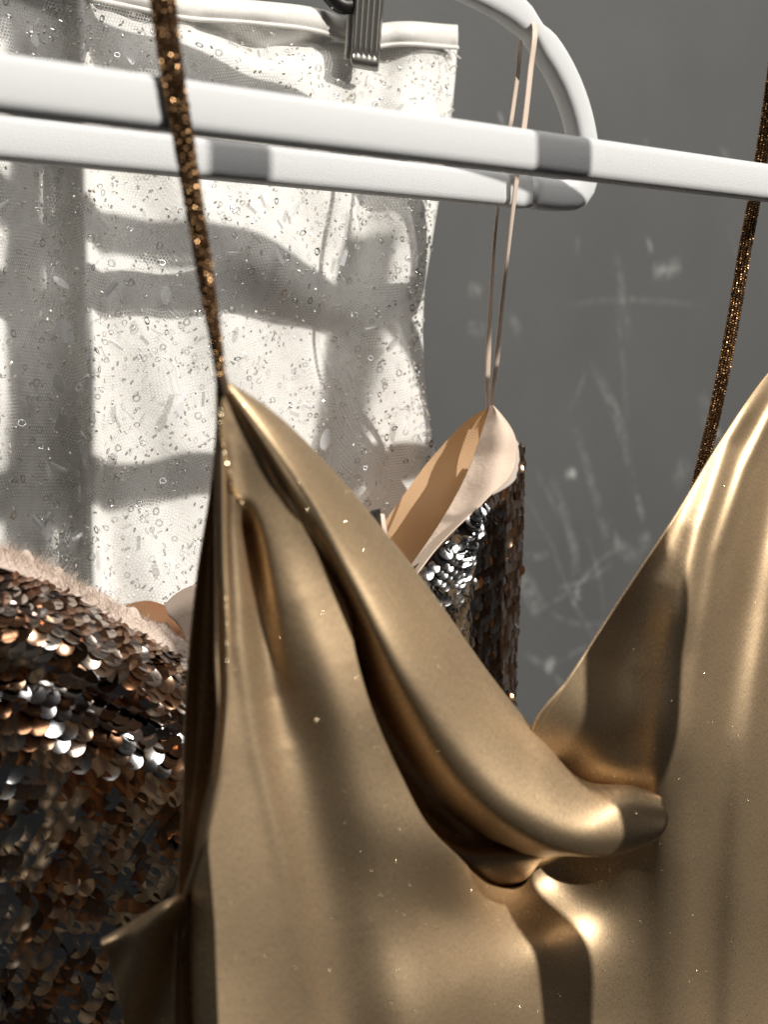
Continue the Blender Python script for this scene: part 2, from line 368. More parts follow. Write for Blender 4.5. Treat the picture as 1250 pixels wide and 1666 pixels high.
# material: white satin under tulle
def hexnet(nt, uv, scale):
    """distance to the threads of a true honeycomb net"""
    def vm(op, a, b=None):
        n = nt.nodes.new('ShaderNodeVectorMath'); n.operation = op
        for i, x in enumerate((a, b)):
            if x is None: continue
            if isinstance(x, tuple): n.inputs[i].default_value = x
            else: nt.links.new(x, n.inputs[i])
        return n
    p = vm('MULTIPLY', uv, (scale, scale, 0)).outputs[0]; S = (1, 1.7320508, 1); hS = (.5, .8660254, 0)
    wa = vm('SUBTRACT', vm('MODULO', vm('ADD', p, (1000, 1732.0508, 0)).outputs[0], S).outputs[0], hS).outputs[0]
    wb = vm('SUBTRACT', vm('MODULO', vm('ADD', p, (1000.5, 1732.0508+.8660254, 0)).outputs[0], S).outputs[0], hS).outputs[0]
    la = vm('LENGTH', wa).outputs['Value']; lb = vm('LENGTH', wb).outputs['Value']; sel = math_(nt, 'LESS_THAN', la, lb)
    mx = nt.nodes.new('ShaderNodeMix'); mx.data_type = 'VECTOR'; nt.links.new(sel, mx.inputs[0]); nt.links.new(wb, mx.inputs[4]); nt.links.new(wa, mx.inputs[5])
    q = vm('ABSOLUTE', mx.outputs[1]).outputs[0]; dt = vm('DOT_PRODUCT', q, hS).outputs['Value']
    sx = nt.nodes.new('ShaderNodeSeparateXYZ'); nt.links.new(q, sx.inputs[0])
    return math_(nt, 'SUBTRACT', 0.5, math_(nt, 'MAXIMUM', dt, sx.outputs[0]))
m, nt, b = mat('white_satin_lining'); M['lining_white'] = m; uv = tc(nt)
nn = noise(nt, uv, 160, 5, .6)
nt.links.new(mixc(nt, ramp(nt, nn, .3, .7), (0.89, 0.865, 0.82, 1), (0.955, 0.935, 0.895, 1)), b.inputs['Base Color']); setp(b, Roughness=0.7, Sheen_Weight=0.1, Subsurface_Weight=0.35, Subsurface_Scale=0.006); b.inputs['Subsurface Radius'].default_value = (1.0, 0.92, 0.82)
bump(nt, b, nn, 0.4, 0.0006)
m, nt, b = mat('white_tulle'); M['tulle'] = m; uv = tc(nt)
d = hexnet(nt, uv, 800); ln = ramp(nt, d, 0.07, 0.16, (1, 1, 1, 1), (0.03, 0.03, 0.03, 1))
cl = ramp(nt, noise(nt, uv, 70, 4, .6), .35, .7, (.12, .12, .12, 1), (1, 1, 1, 1))
nt.links.new(math_(nt, 'MULTIPLY', math_(nt, 'MULTIPLY', ln, cl), 0.55), b.inputs['Alpha']); setp(b, Base_Color=(0.90, 0.89, 0.87, 1), Roughness=0.8)
def dressfield():
    pts = [(-150, y, ND) for y in range(-200, 1900, 300)]
    f0 = ND
    def f(x, y):
        n = np.full(np.shape(x), float(ND))
        n += fold(x, y, [(50, -300), (72, 300), (88, 900), (110, 1700)], 45, 60, -7, -9, 0)       # pleat valley
        n += fold(x, y, [(128, -300), (137, 300), (152, 900), (170, 1700)], 15, 17, 8, 8, 0)         # its standing edge
        n += fold(x, y, [(620, 60), (590, 330), (560, 520), (545, 760), (560, 1200)], 34, 46, -5, -6, 0)
        n += fold(x, y, [(250, 100), (330, 330), (400, 420), (540, 500)], 46, 40, 4, 3, 0)
        n += fold(x, y, [(330, 40), (430, 80), (560, 60)], 22, 16, -6, -8, 0)                         # pucker under the band
        n += 2.2*np.sin(x/61+1.3+y/420)+1.6*np.sin(x/37.0+y/150)*np.clip((y+50)/300, 0, 1)+1.3*np.sin(y/83+x/140)+.8*np.sin(x/21-y/57)
        e = np.clip((x-655)/80, 0, 1); n -= 16*e*e                                                    # rounds back at the side
        return n
    return f
DF = dressfield()
redge = np.array([(748, -10), (746, 40), (741, 120), (735, 185), (724, 260), (713, 330), (700, 410), (690, 470), (687, 540), (691, 620), (699, 690), (712, 760), (730, 850), (745, 1000), (760, 1750)], float)
tedge = np.array([(-260, -110), (0, -66), (170, -32), (300, -4), (400, 2), (500, 12), (556, 26), (580, 48), (620, 40), (660, 36), (746, 44)], float)
BANDH = 34
def dress_grid(nu, nv, dn=0.0, top=BANDH, x1=None):
    u = np.linspace(0, 1, nu)**0.92; v = np.linspace(0, 1, nv)
    Y0 = None; A = np.zeros((nu, nv, 3))
    for i in range(nu):
        xt = -260+u[i]*(746+260); yt = np.interp(xt, tedge[:, 0], tedge[:, 1])+top
        y = yt+(1750-yt)*v; xr = np.interp(y, redge[:, 1], redge[:, 0])
        x = -260+u[i]*(xr+260); A[i, :, 0] = x; A[i, :, 1] = y
    A[..., 2] = DF(A[..., 0], A[..., 1])+dn
    return A
A = dress_grid(190, 220); lining, S_lin = sheet_obj('lining', A, 'lining_white', wd, 0.0005)
A2 = dress_grid(150, 170, 3.2)
A2[..., 2] += 1.1*np.sin(A2[..., 0]/29+np.sin(A2[..., 1]/90)*2)+0.9*np.sin(A2[..., 1]/47+A2[..., 0]/70)
tulle, S_tul = sheet_obj('tulle_overlay', A2, 'tulle', wd, 0)
# waistband with its piping
m, nt, b = mat('waistband_satin'); M['band'] = m; setp(b, Base_Color=(0.70, 0.68, 0.645, 1), Roughness=0.55, Sheen_Weight=0.2)
bump(nt, b, noise(nt, tc(nt), 420, 4, .55), 0.35, 0.0006)
nbx = 150; xs = np.linspace(-255, 745, nbx); B = np.zeros((nbx, 9, 3))
yt = np.interp(xs, tedge[:, 0], tedge[:, 1]); kk = np.ones(9)/9; yt = np.convolve(np.pad(yt, 4, 'edge'), kk, 'valid')
prof = [(0, -1.5), (-1, .6), (2, 2.6), (9, 3.6), (18, 3.9), (26, 3.5), (31, 2.6), (34, 1.2), (36, -.5)]
for j, (dy, dn) in enumerate(prof):
    B[:, j, 0] = xs; B[:, j, 1] = yt+dy; B[:, j, 2] = DF(xs, yt+BANDH)*.5+ND*.5+dn+.5*np.sin(xs/17)
dip = np.exp(-((xs-590)/18)**2)*3.0; B[:, :, 2] -= dip[:, None]
band, _ = sheet_obj('waistband', B, 'band', wd, 0.0006)
C = np.stack([xs, yt+BANDH+1, B[:, 7, 2]+1.6], 1); v, f = tube(Wp(C), .0009, .0009, NV, 8); mesh('piping', v, f, 'band', wd)
# loose thread at the corner
v, f = tube(Wp(crs([(738, 84, ND), (744, 92, ND+1), (750, 96, ND+2)], 12)), .0003, .0003, NV, 6); mesh('loose_thread', v, f, 'band', wd)
# sequins and beads
m, nt, b = mat('clear_sequin'); M['clear'] = m
gl = nt.nodes.new('ShaderNodeBsdfGlossy'); gl.inputs['Roughness'].default_value = 0.12; gl.inputs['Color'].default_value = (.9, .92, .95, 1)
tr = nt.nodes.new('ShaderNodeBsdfTransparent'); tr.inputs['Color'].default_value = (.74, .74, .73, 1)
mx = nt.nodes.new('ShaderNodeMixShader'); fr = nt.nodes.new('ShaderNodeFresnel'); fr.inputs['IOR'].default_value = 1.5
nt.links.new(math_(nt, 'ADD', math_(nt, 'MULTIPLY', fr.outputs[0], 1.2), 0.12), mx.inputs[0]); nt.links.new(tr.outputs[0], mx.inputs[1]); nt.links.new(gl.outputs[0], mx.inputs[2])
nt.links.new(mx.outputs[0], nt.nodes['Material Output'].inputs['Surface'])
M['silver_bead'] = simple('silver_lined_bead', (0.84, 0.80, 0.73), 0.18, 0.3)
m, nt, b = mat('clear_bugle'); M['clear_bugle'] = m; setp(b, Base_Color=(.86, .87, .87, 1), Roughness=.12, Alpha=.38, Specular_IOR_Level=.8)
m, nt, b = mat('iridescent_paillette'); M['paillette'] = m
setp(b, Base_Color=(.88, .90, .93, 1), Roughness=0.10, Metallic=0.0, Alpha=0.5, Specular_IOR_Level=0.9)
def proto(name, v, f, m, smooth=True):
    me = bpy.data.meshes.new(name); me.from_pydata([tuple(p) for p in v], [], f); me.update(); me.materials.append(M[m])
    if smooth: me.polygons.foreach_set('use_smooth', [True]*len(me.polygons))
    return me
def rings(loops, seg, close=False):
    v = []; f = []
    for r, z in loops:
        for k in range(seg): a = 2*math.pi*k/seg; v.append((r*math.cos(a), r*math.sin(a), z))
    L = len(loops)
    for i in range(L-1):
        for k in range(seg): k2 = (k+1) % seg; f.append((i*seg+k, i*seg+k2, (i+1)*seg+k2, (i+1)*seg+k))
    if close: f.append(tuple((L-1)*seg+k for k in range(seg)))
    return v, f
v, f = rings([(.0006, .0003), (.00085, .0001), (.00112, .00022)], 12); RING = proto('ring_sequin', v, f, 'clear')
v, f = rings([(.00028, .0013), (.00062, .0013), (.00066, 0), (.00062, -.0013), (.00028, -.0013)], 6); TINY = (np.array(v)*np.array([.62, .62, .42]), f)
v, f = rings([(.0004, .0032), (.0008, .0032), (.0008, -.0032), (.0004, -.0032)], 8); BUGLE = proto('bugle_bead', v, f, 'clear_bugle')
def oval(a, b_, seg=14):
    v = [(0.0, b_*.62, .0001)]; 
    for r in (.5, 1.0):
        for k in range(seg): t = 2*math.pi*k/seg; v.append((a*r*math.cos(t), b_*r*math.sin(t), 0.0))
    v = v[1:]; f = [tuple(range(seg))[::1]]
    for k in range(seg): k2 = (k+1) % seg; f.append((seg+k, seg+k2, k2, k))
    return v, f
v, f = oval(.0019, .0040); PAIL = proto('paillette', v, f, 'paillette')
v = [(-.0013, -.0036, 0), (.0013, -.0036, .0002), (.0013, .0036, 0), (-.0013, .0036, .0002), (0, -.0036, .0005), (0, .0036, .0005)]; f = [(0, 4, 5, 3), (4, 1, 2, 5)]
STRIP = proto('strip_sequin', v, f, 'paillette', False)
def place(name, me, parent, p, n, up, scale=1.0):
    x, y, z = frame(n, up); o = bpy.data.objects.new(name, me); link(o, parent)
    mw = Matrix(((x[0], y[0], z[0], 0), (x[1], y[1], z[1], 0), (x[2], y[2], z[2], 0), (0, 0, 0, 1)))@Matrix.Scale(scale, 4)
    q = Vector(p)-base_of(parent); mw.translation = q; o.matrix_basis = mw
    return o
def tilt(n, amt): 
    t = n+rng.normal(size=3)*amt; return t/np.linalg.norm(t)
def xy_to_sheet(x, y, dn=2.2):
    n = float(DF(np.array(x), np.array(y)))+dn; p = Wp((x, y, n))
    e = 6; px = Wp((x+e, y, float(DF(np.array(x+e), np.array(y)))+dn)); py = Wp((x, y+e, float(DF(np.array(x), np.array(y+e)))+dn))
    nn = np.cross(px-p, py-p); nn /= np.linalg.norm(nn); nn = nn if nn@(CAMP-p) > 0 else -nn
    return p, nn
def dense(x):  # beads gather along the pleats
    return 1.0+1.2*math.exp(-((x-110)/55)**2)+1.1*math.exp(-((x-580)/45)**2)+.9*math.exp(-((x-690)/22)**2)
def scatter(cnt, ymin, ymax, mind, xmin=0, xmax=745):
    out = []; tries = 0
    while len(out) < cnt and tries < cnt*60:
        tries += 1; x = random.uniform(xmin-8, xmax); y = random.uniform(ymin, ymax)
        if x > np.interp(y, redge[:, 1], redge[:, 0])-3: continue
        if y < np.interp(x, tedge[:, 0], tedge[:, 1])+BANDH+10: continue
        if x > 365 and y > 640+(x-365)*1.18: continue           # wholly behind the gold dress
        if x < 330 and y > 935+x*.35: continue
        if random.random() > dense(x)/2.4: continue
        if any((x-a)**2+(y-b_)**2 < mind**2 for a, b_ in out): continue
        out.append((x, y))
    return out
for x, y in scatter(295, 0, 1000, 13):
    p, n = xy_to_sheet(x, y, 2.6+1.8); place('ring_sequin', RING, wd, p, tilt(n, .45), tilt(ZV, .5), random.uniform(.9, 1.4))
for x, y in scatter(34, 0, 980, 40):
    p, n = xy_to_sheet(x, y, 3.2+1.8); n2 = tilt(n, .2); ax = tilt(ZV, .9); up = np.cross(n2, ax); place('bugle_bead', BUGLE, wd, p, ax, n2, random.uniform(.6, 1.0))
PL = [(455, 415), (398, 535), (122, 750), (100, 460), (105, 310), (108, 540), (75, 860), (210, 90), (580, 355), (530, 715), (100, 690), (60, 640), (180, 755), (270, 480), (290, 670), (420, 905), (95, 625), (120, 880), (545, 745), (640, 560), (395, 830), (660, 690), (55, 60)]
for k, (x, y) in enumerate(PL):
    p, n = xy_to_sheet(x, y, 2.8+1.8); place('paillette', PAIL, wd, p, tilt(n, .28), tilt(ZV, .35), random.uniform(.75, 1.1))
SL = [(135, 745), (168, 905), (118, 50), (205, 660), (275, 915), (570, 610), (300, 640), (605, 535), (60, 850), (180, 470), (640, 250), (480, 340), (190, 560), (560, 420), (500, 660)]
for k, (x, y) in enumerate(SL):
    p, n = xy_to_sheet(x, y, 3.4+1.8); place('strip_sequin', STRIP, wd, p, tilt(n, .2), tilt(ZV, .5), random.uniform(.7, 1.0))
bg_ = Bag()
for x, y in scatter(900, 0, 1000, 6):
    p, n = xy_to_sheet(x, y, 2.4+1.8); R_ = rrot(); bg_.add(TINY[0]@R_.T+p, TINY[1])
for k in range(130):   # beads standing on the rounded side edge
    y = random.uniform(90, 780); x = np.interp(y, redge[:, 1], redge[:, 0])-random.uniform(-2, 16); p, n = xy_to_sheet(x, y, 1.6+1.8); bg_.add(TINY[0]@rrot().T+p, TINY[1])
bg_.build('seed_beads', 'silver_bead', wd)
er = Bag(); v_, f_ = rings([(.0006, .0003), (.00085, .0001), (.00112, .00022)], 10); v_ = np.array(v_)
for k in range(90):
    y = random.uniform(80, 780); x = np.interp(y, redge[:, 1], redge[:, 0])-random.uniform(0, 26); p, n = xy_to_sheet(x, y, 2.2); er.add(v_@rrot().T+p, f_)
for x, y in scatter(480, 0, 1000, 7):
    p, n = xy_to_sheet(x, y, 2.3+1.8); er.add(v_@rrot().T*.95+p, f_)
er.build('small_sequins', 'clear', wd)

# ================================================================== CLIP on the waistband
ck = thing('hanger_clip', 'ribbed pewter skirt clip gripping the white waistband', 'clip', Wp((592, 112, ND+8)))
def clip_pt(u, v, dn):
    x = (604+(592-604)*v)+u*(23-1*v)+0; y = -60+172*v+u*4; return (x, y, ND+9.5+dn-3*v)
NUc = 57; prof = []
for i in range(NUc):
    u = -1+2*i/(NUc-1); g = 0.55*(0.5-0.5*math.cos((u+1)/2*5*2*math.pi)); e = -1.8*max(0, abs(u)-.88)/.12; prof.append((u, g+e))
vs_ = np.linspace(0, 1, 40); CG = np.zeros((NUc, 40, 3))
for i, (u, g) in enumerate(prof):
    for j, v in enumerate(vs_):
        end = max(0, v-.93)/.07; flat = min(1, max(0, (0.90-v)/.07)); gg = g*flat if g > 0 else g
        CG[i, j] = clip_pt(u, v, gg-2.2*end*end+.9*math.exp(-((v-.93)/.03)**2))
o, _ = sheet_obj('front_jaw', CG, 'clip', ck, 0.0011)
CB = np.array([[clip_pt(u, v, -4.2) for v in np.linspace(0, .93, 8)] for u in np.linspace(-1.0, .9, 6)]); CB[..., 0] -= 9; sheet_obj('back_jaw', CB, 'band', ck, 0.0012)
v, f = tube(Wp(crs([(536, -8, ND+3), (560, 10, ND+5), (584, 4, ND+5), (610, 10, ND+3)], 24)), .003, .0032, NV, 10); mesh('spring', v, f, 'black', ck)
v, f = tube(Wp(crs([(540, 14, ND+4), (556, 6, ND+6.5), (568, 12, ND+6.5), (580, 4, ND+6)], 24)), .0005, .0005, NV, 8); mesh('spring_wire', v, f, 'chrome', ck)

# ================================================================== GOLD DRESS
gd = thing('gold_dress', 'gold lame slip dress with draped cowl neck hanging from glittering straps', 'dress', Wp((700, 1660, 0)))
# ---- front of the dress: a field of depth over the hanging plane
base = tps([(366, 622, 7), (360, 760, 5), (360, 900, 4), (365, 1050, 5), (368, 1200, 6), (352, 1400, 6), (350, 1580, 6), (350, 1800, 8),
            (418, 730, 9.0), (481, 845, 9.0), (545, 955, 8.5), (575, 1060, 10), (600, 1150, 11), (650, 1260, 10), (700, 1350, 10), (745, 1395, 7), (800, 1440, -5), (850, 1440, -13),
            (885, 1535, 0), (905, 1666, 3), (890, 1600, 2), (930, 1470, -6), (965, 1510, .5), (972, 1666, 2.5), (975, 1800, 4), (870, 1390, -14), (876, 1300, -3), (866, 1195, 7),
            (965, 1200, 14), (1030, 1200, 18.5), (1095, 1200, 22), (1000, 1090, 16), (1000, 1000, 16), (1105, 1000, 24), (1130, 850, 24), (1250, 612, 18), (1340, 520, 16), (1250, 1000, 22), (1250, 1400, 19), (1250, 1760, 17), (1100, 1700, 9), (1110, 1400, 16),
            (1010, 1440, 4), (1400, 1000, 18), (1400, 1600, 16), (600, 1500, 8), (500, 1650, 8), (750, 1600, 6), (480, 1200, 7), (700, 1480, 2), (640, 1400, 8)], 0.002)
def GF(x, y):
    n = base(x, y)
    n += fold(x, y, [(394, 815), (408, 890), (424, 990), (440, 1100), (460, 1220)], 10, 30, -8, -.2, .15)      # dark tapering valley
    n += fold(x, y, [(425, 980), (455, 1130), (495, 1320), (530, 1500), (560, 1800)], 40, 70, -2.2, -4.0, .25)
    n += fold(x, y, [(428, 800), (462, 900), (500, 990), (540, 1090), (590, 1250), (660, 1500), (700, 1800)], 24, 70, .8, 3.0, .3)       # ridge right of it
    n += fold(x, y, [(372, 700), (384, 900), (392, 1050), (420, 1220), (470, 1430), (512, 1660), (530, 1800)], 12, 22, 1.2, .8, .1)          # crisp crease
    n += 0*fold(x, y, [(378, 640), (420, 720), (480, 800), (545, 890), (580, 960)], 18, 26, -.5, -3, .4)                                        # start of the pocket
    # right side: hanging pleats
    n += fold(x, y, [(1262, 600), (1180, 720), (1135, 860), (1098, 1060), (1078, 1250), (1085, 1400), (1100, 1800)], 14, 34, 1.8, 1.2, .1)
    n += fold(x, y, [(1290, 600), (1212, 760), (1165, 900), (1130, 1100), (1112, 1300), (1120, 1800)], 9, 20, 1.4, .4, .1)
    n += fold(x, y, [(1310, 620), (1245, 830), (1205, 1010), (1175, 1200), (1160, 1420), (1150, 1800)], 20, 34, -2.4, -1.2, .1)
    n += fold(x, y, [(1330, 700), (1268, 900), (1232, 1100), (1205, 1300), (1195, 1500), (1180, 1800)], 14, 26, 1.3, .5, .1)
    n += fold(x, y, [(1330, 900), (1270, 1150), (1250, 1400), (1240, 1800)], 20, 28, -1.8, -1.2, .1)
    n += fold(x, y, [(1190, 650), (1120, 800), (1050, 940), (1015, 1080), (1010, 1200)], 30, 50, -2.5, -3.5, .1)
    n += .30*np.sin(x/47+y/310)+.25*np.sin(x/83-y/190+1)
    return n+5
topc = [(352, 600), (366, 622), (420, 722), (480, 838), (540, 945), (562, 985), (577, 1062), (602, 1150), (650, 1260), (700, 1350), (745, 1395), (800, 1440), (848, 1442), (872, 1395), (876, 1300), (866, 1194), (930, 1098), (1000, 990), (1100, 838), (1175, 715), (1250, 608), (1340, 515), (1420, 470)]
botc = [(346, 1800), (352, 1800), (430, 1800), (510, 1800), (580, 1800), (600, 1800), (640, 1800), (690, 1800), (740, 1800), (780, 1800), (815, 1800), (850, 1800), (880, 1800), (900, 1800), (920, 1800), (940, 1800), (1000, 1800), (1060, 1800), (1140, 1800), (1210, 1800), (1290, 1800), (1370, 1800), (1440, 1800)]
NU, NVv = 300, 230
tt = np.arange(len(topc), dtype=float); ww = np.concatenate([[0], np.cumsum([max(1, math.hypot(topc[i+1][0]-topc[i][0], topc[i+1][1]-topc[i][1])) + .6*abs(botc[i+1][0]-botc[i][0]) for i in range(len(topc)-1)])])
q = np.linspace(0, ww[-1], NU); TC = hermite(ww, np.array(topc, float), q); BC = hermite(ww, np.array(botc, float), q)
vv_ = np.linspace(0, 1, NVv)**1.15; G = np.zeros((NU, NVv, 3))
G[..., 0] = TC[:, None, 0]*(1-vv_)+BC[:, None, 0]*vv_; G[..., 1] = TC[:, None, 1]*(1-vv_)+BC[:, None, 1]*vv_
G[..., 0] += np.interp(G[..., 1], [1080, 1160, 1260, 1380, 1500, 1666, 1800], [0, 5, -3, -11, 0, 7, 9])*np.exp(-np.maximum(G[..., 0]-350, 0)/70)
G[..., 2] = GF(G[..., 0], G[..., 1])
# the fabric turns under along its upper edge: a soft rounded lip that runs back into the pocket
lip = []
wl = np.interp(np.arange(NU), [0, NU*.06, NU*.12, NU*.165, NU*.20, NU*.48, NU*.56, NU*.60, NU], [.02, .04, .12, .5, 1, 1, .3, .12, .10])
for k, (dx, dy, dn) in enumerate([(-10, 6, -22), (-5, 1, -13), (-1.5, -2, -7), (0, -1.5, -3), (0, -.6, -.8)]):
    r = G[:, 0].copy(); r[:, 0] += dx*wl; r[:, 1] += dy*wl; r[:, 2] += dn*np.maximum(wl, .10); lip.append(r)
G = np.concatenate([np.stack(lip, 1), G], 1)
bod, S_bod = sheet_obj('front_panel', G, 'gold', gd, 0.0005)
# ---- the draped roll of the cowl and the pocket beneath it
roll = [
 [(364, 618, 3), (430, 668, -4), (515, 752, -10), (600, 850, -14), (700, 982, -16), (795, 1120, -14), (865, 1205, -8), (930, 1272, -2), (985, 1300, 3), (1045, 1312, 12)],        # hidden back
 [(366, 620, 7), (441, 669, 3), (524, 748, 0), (605, 842, -1), (704, 968, 0), (802, 1106, 2), (872, 1192, 5), (952, 1272, 9), (1030, 1280, 16), (1073, 1296, 22)],           # upper outline
 [(366, 621, 8), (436, 680, 8), (515, 768, 8), (597, 872, 8), (697, 1012, 9), (797, 1152, 11), (872, 1238, 13), (952, 1300, 16), (1030, 1299, 21), (1081, 1313, 25)],
 [(366, 622, 8), (428, 694, 10), (503, 800, 12), (582, 916, 13), (680, 1064, 15), (784, 1204, 17), (866, 1286, 18.5), (948, 1338, 21), (1034, 1328, 23), (1087, 1332, 26)],
 [(366, 623, 8), (423, 703, 10), (500, 815, 12), (573, 950, 13.5), (660, 1110, 16), (768, 1252, 18), (856, 1326, 20), (944, 1368, 22), (1034, 1362, 23.5), (1080, 1351, 26)],
 [(366, 624, 8), (421, 708, 9.8), (494, 824, 11.4), (563, 968, 9), (642, 1138, 10), (745, 1284, 13), (836, 1352, 16), (932, 1388, 19), (1022, 1385, 20), (1060, 1369, 23)],        # lower edge
 [(366, 625, 8), (420, 712, 9.5), (489, 832, 10.7), (553, 985, 4), (620, 1150, -2), (716, 1290, 0), (806, 1358, 5), (905, 1390, 10), (975, 1386, 14), (1035, 1366, 18)],       # turns under
 [(366, 626, 7.8), (418, 716, 9.3), (485, 839, 10), (546, 1000, -3), (606, 1156, -15), (700, 1292, -15), (785, 1366, -11), (872, 1394, -5), (930, 1386, 1), (990, 1368, 8)],
 [(366, 627, 7.6), (417, 720, 9.1), (481, 845, 9.2), (540, 1012, -9), (592, 1166, -25), (678, 1306, -27), (758, 1384, -23), (845, 1412, -17), (895, 1402, -12), (935, 1378, -4)],     # deepest
 [(365, 628, 7.4), (415, 724, 8.6), (476, 852, 8), (528, 1025, -11), (572, 1180, -27), (648, 1320, -29), (728, 1408, -26), (812, 1436, -22), (876, 1420, -20), (915, 1385, -14)],
 [(365, 629, 7.2), (411, 730, 7.5), (466, 862, 5), (510, 1042, -12), (550, 1190, -24), (622, 1336, -25), (704, 1434, -24), (796, 1468, -24), (865, 1450, -24), (910, 1395, -22)],
]
RA = loft(roll, 130, 170); RA[..., 2] += 5
# soft ripples inside the pocket
xx, yy = RA[..., 0], RA[..., 1]; uu = np.linspace(0, 1, 130)[:, None]
RA[..., 2] += np.clip((uu-.60)/.1, 0, 1)*(fold(xx, yy, [(590, 1020), (650, 1150), (730, 1280), (800, 1350)], 16, 26, 5, 5, .1)-fold(xx, yy, [(640, 1090), (700, 1210), (770, 1310)], 16, 24, 5, 6, .2))
RA[..., 2] += np.clip((uu-.60)/.1, 0, 1)*fold(xx, yy, [(690, 1400), (760, 1402), (830, 1392), (880, 1380)], 12, 14, 5, 5, 0)
RA[..., 2] += (1-np.clip((uu-.5)/.1, 0, 1))*(.8*np.sin(xx/70+yy/95)+.5*np.sin(xx/33-yy/60))
ro, S_roll = sheet_obj('cowl_drape', RA, 'gold', gd, 0.0005)
inner = [[(690, 1318, -16), (750, 1362, -11), (815, 1370, -6), (892, 1380, -3)], [(704, 1350, -8), (765, 1386, -3), (826, 1392, 0), (892, 1386, 0)],
         [(726, 1382, -6), (780, 1414, -3), (838, 1414, -2), (886, 1394, -1)], [(744, 1396, -10), (792, 1432, -9), (844, 1430, -8), (880, 1400, -5)], [(750, 1398, -20), (800, 1438, -20), (846, 1438, -20), (876, 1404, -16)]]
sheet_obj('inner_fold', loft(inner, 40, 50)+np.array([0, 0, 5.]), 'gold', gd, 0.0004)
# ---- side panel turning away to the left, in shade
side = [
 [(362, 622, 6), (361, 760, 5), (362, 900, 4), (367, 1040, 5), (369, 1140, 5.5), (364, 1260, 5), (362, 1370, 4), (362, 1500, 4), (368, 1800, 5)],
 [(360, 626, 3), (357, 760, -4), (356, 900, -8), (359, 1040, -9), (360, 1140, -9), (346, 1260, -8), (326, 1370, -7), (318, 1500, -9), (330, 1800, -8)],
 [(359, 628, 1), (354, 780, -8), (349, 900, -16), (348, 1040, -18), (348, 1140, -18), (338, 1260, -16), (318, 1370, -14), (312, 1500, -16), (318, 1800, -16)],
 [(357, 632, -1), (349, 780, -10), (334, 900, -18), (324, 1040, -21), (319, 1140, -22), (316, 1260, -21), (304, 1370, -18), (297, 1500, -20), (292, 1800, -20)],
 [(356, 634, -2), (345, 780, -9), (322, 930, -16), (308, 1060, -18), (301, 1160, -18), (299, 1260, -18), (293, 1380, -17), (287, 1480, -18), (282, 1800, -18)],
 [(356, 634, -4), (347, 780, -16), (326, 930, -28), (314, 1060, -34), (308, 1160, -36), (306, 1260, -36), (300, 1380, -36), (295, 1480, -36), (288, 1800, -36)],
]
sheet_obj('side_panel', loft(side, 60, 140)+np.array([0, 0, 5.]), 'gold', gd, 0.0004)
flap = [
 [(306, 1474, -34), (276, 1492, -36), (238, 1520, -38), (176, 1552, -40)],
 [(302, 1456, -22), (272, 1468, -24), (232, 1494, -28), (170, 1530, -33)],
 [(301, 1456, -15), (271, 1467, -16), (231, 1492, -20), (164, 1530, -26)],
 [(304, 1470, -13), (275, 1484, -14), (236, 1508, -17), (167, 1542, -23)],
 [(312, 1500, -16), (280, 1520, -19), (242, 1545, -22), (178, 1566, -26)],
 [(324, 1545, -12), (292, 1562, -19), (252, 1600, -25), (190, 1612, -28)],
 [(338, 1604, -10), (308, 1642, -23), (264, 1682, -29), (204, 1682, -33)],
 [(348, 1780, -9), (322, 1800, -26), (282, 1800, -36), (225, 1800, -40)],
]
FA = loft(flap, 60, 60)+np.array([0, 0, 5.]); FA[..., 2] += 2.2*np.sin(FA[..., 0]/17+FA[..., 1]/41)
sheet_obj('side_fold', FA, 'gold', gd, 0.0004)
v, f = tube(Wp(crs([(362, 640, 12), (361, 760, 11), (363, 900, 10), (369, 1040, 11), (370, 1140, 11.5), (357, 1260, 12), (330, 1370, 9), (302, 1452, -1)], 90)), .0008, .0008, NV, 8); mesh('side_seam', v, f, 'gold', gd)
# neckline hem on the right
v, f = tube(Wp(np.column_stack([c := crs([(868, 1196), (930, 1099), (1000, 991), (1100, 839), (1175, 716), (1250, 609), (1340, 516)], 90), GF(c[:, 0], c[:, 1])+.1])), .00035, .00035, NV, 8); mesh('neckline_hem', v, f, 'gold', gd)
# ---- beaded straps
def strap(A, width, rows, r, parent, depth=1.0):
    n = 400; C = Wp(crs(A, n)); L = np.concatenate([[0], np.cumsum(np.linalg.norm(np.diff(C, axis=0), axis=1))]); B_ = Bag(); k = int(L[-1]/(1.72*r))
    T = np.gradient(C, axis=0); T /= np.linalg.norm(T, axis=1)[:, None]
    vdir = CAMP-C; vdir /= np.linalg.norm(vdir, axis=1)[:, None]; S = np.cross(T, vdir); S /= np.linalg.norm(S, axis=1)[:, None]; D = np.cross(S, T)
    for i in range(k):
        s = (i+.5)/k*L[-1]
        p = np.array([np.interp(s, L, C[:, a]) for a in range(3)]); j = int(np.searchsorted(L, s)); j = min(j, n-1)
        wd_ = np.interp(s/L[-1], np.linspace(0, 1, len(width)), width)/1000
        for c in range(rows):
            o_ = (c/(rows-1)-.5) if rows > 1 else 0
            tw = .5*r*((c % 2)*2-1)
            B_.ico(p+S[j]*(o_*(wd_-2*r))+T[j]*tw+D[j]*(r*.9*math.cos(o_*2.6)*depth)+rng.normal(size=3)*r*.10, r*random.uniform(.9, 1.1))
            if c % 2 == 0: B_.ico(p+S[j]*(o_*(wd_-2*r)*.9)-D[j]*r*.6, r)
    root = B_.build('strap', 'bead_gold', parent)
    G_ = np.stack([C-S*(np.interp(np.linspace(0, 1, n), np.linspace(0, 1, len(width)), width)/2000-r)[:, None], C, C+S*(np.interp(np.linspace(0, 1, n), np.linspace(0, 1, len(width)), width)/2000-r)[:, None]])
    sheet_obj('strap_core', G_[:, ::4], 'cord', root, 0.0006, world=True)
    return root
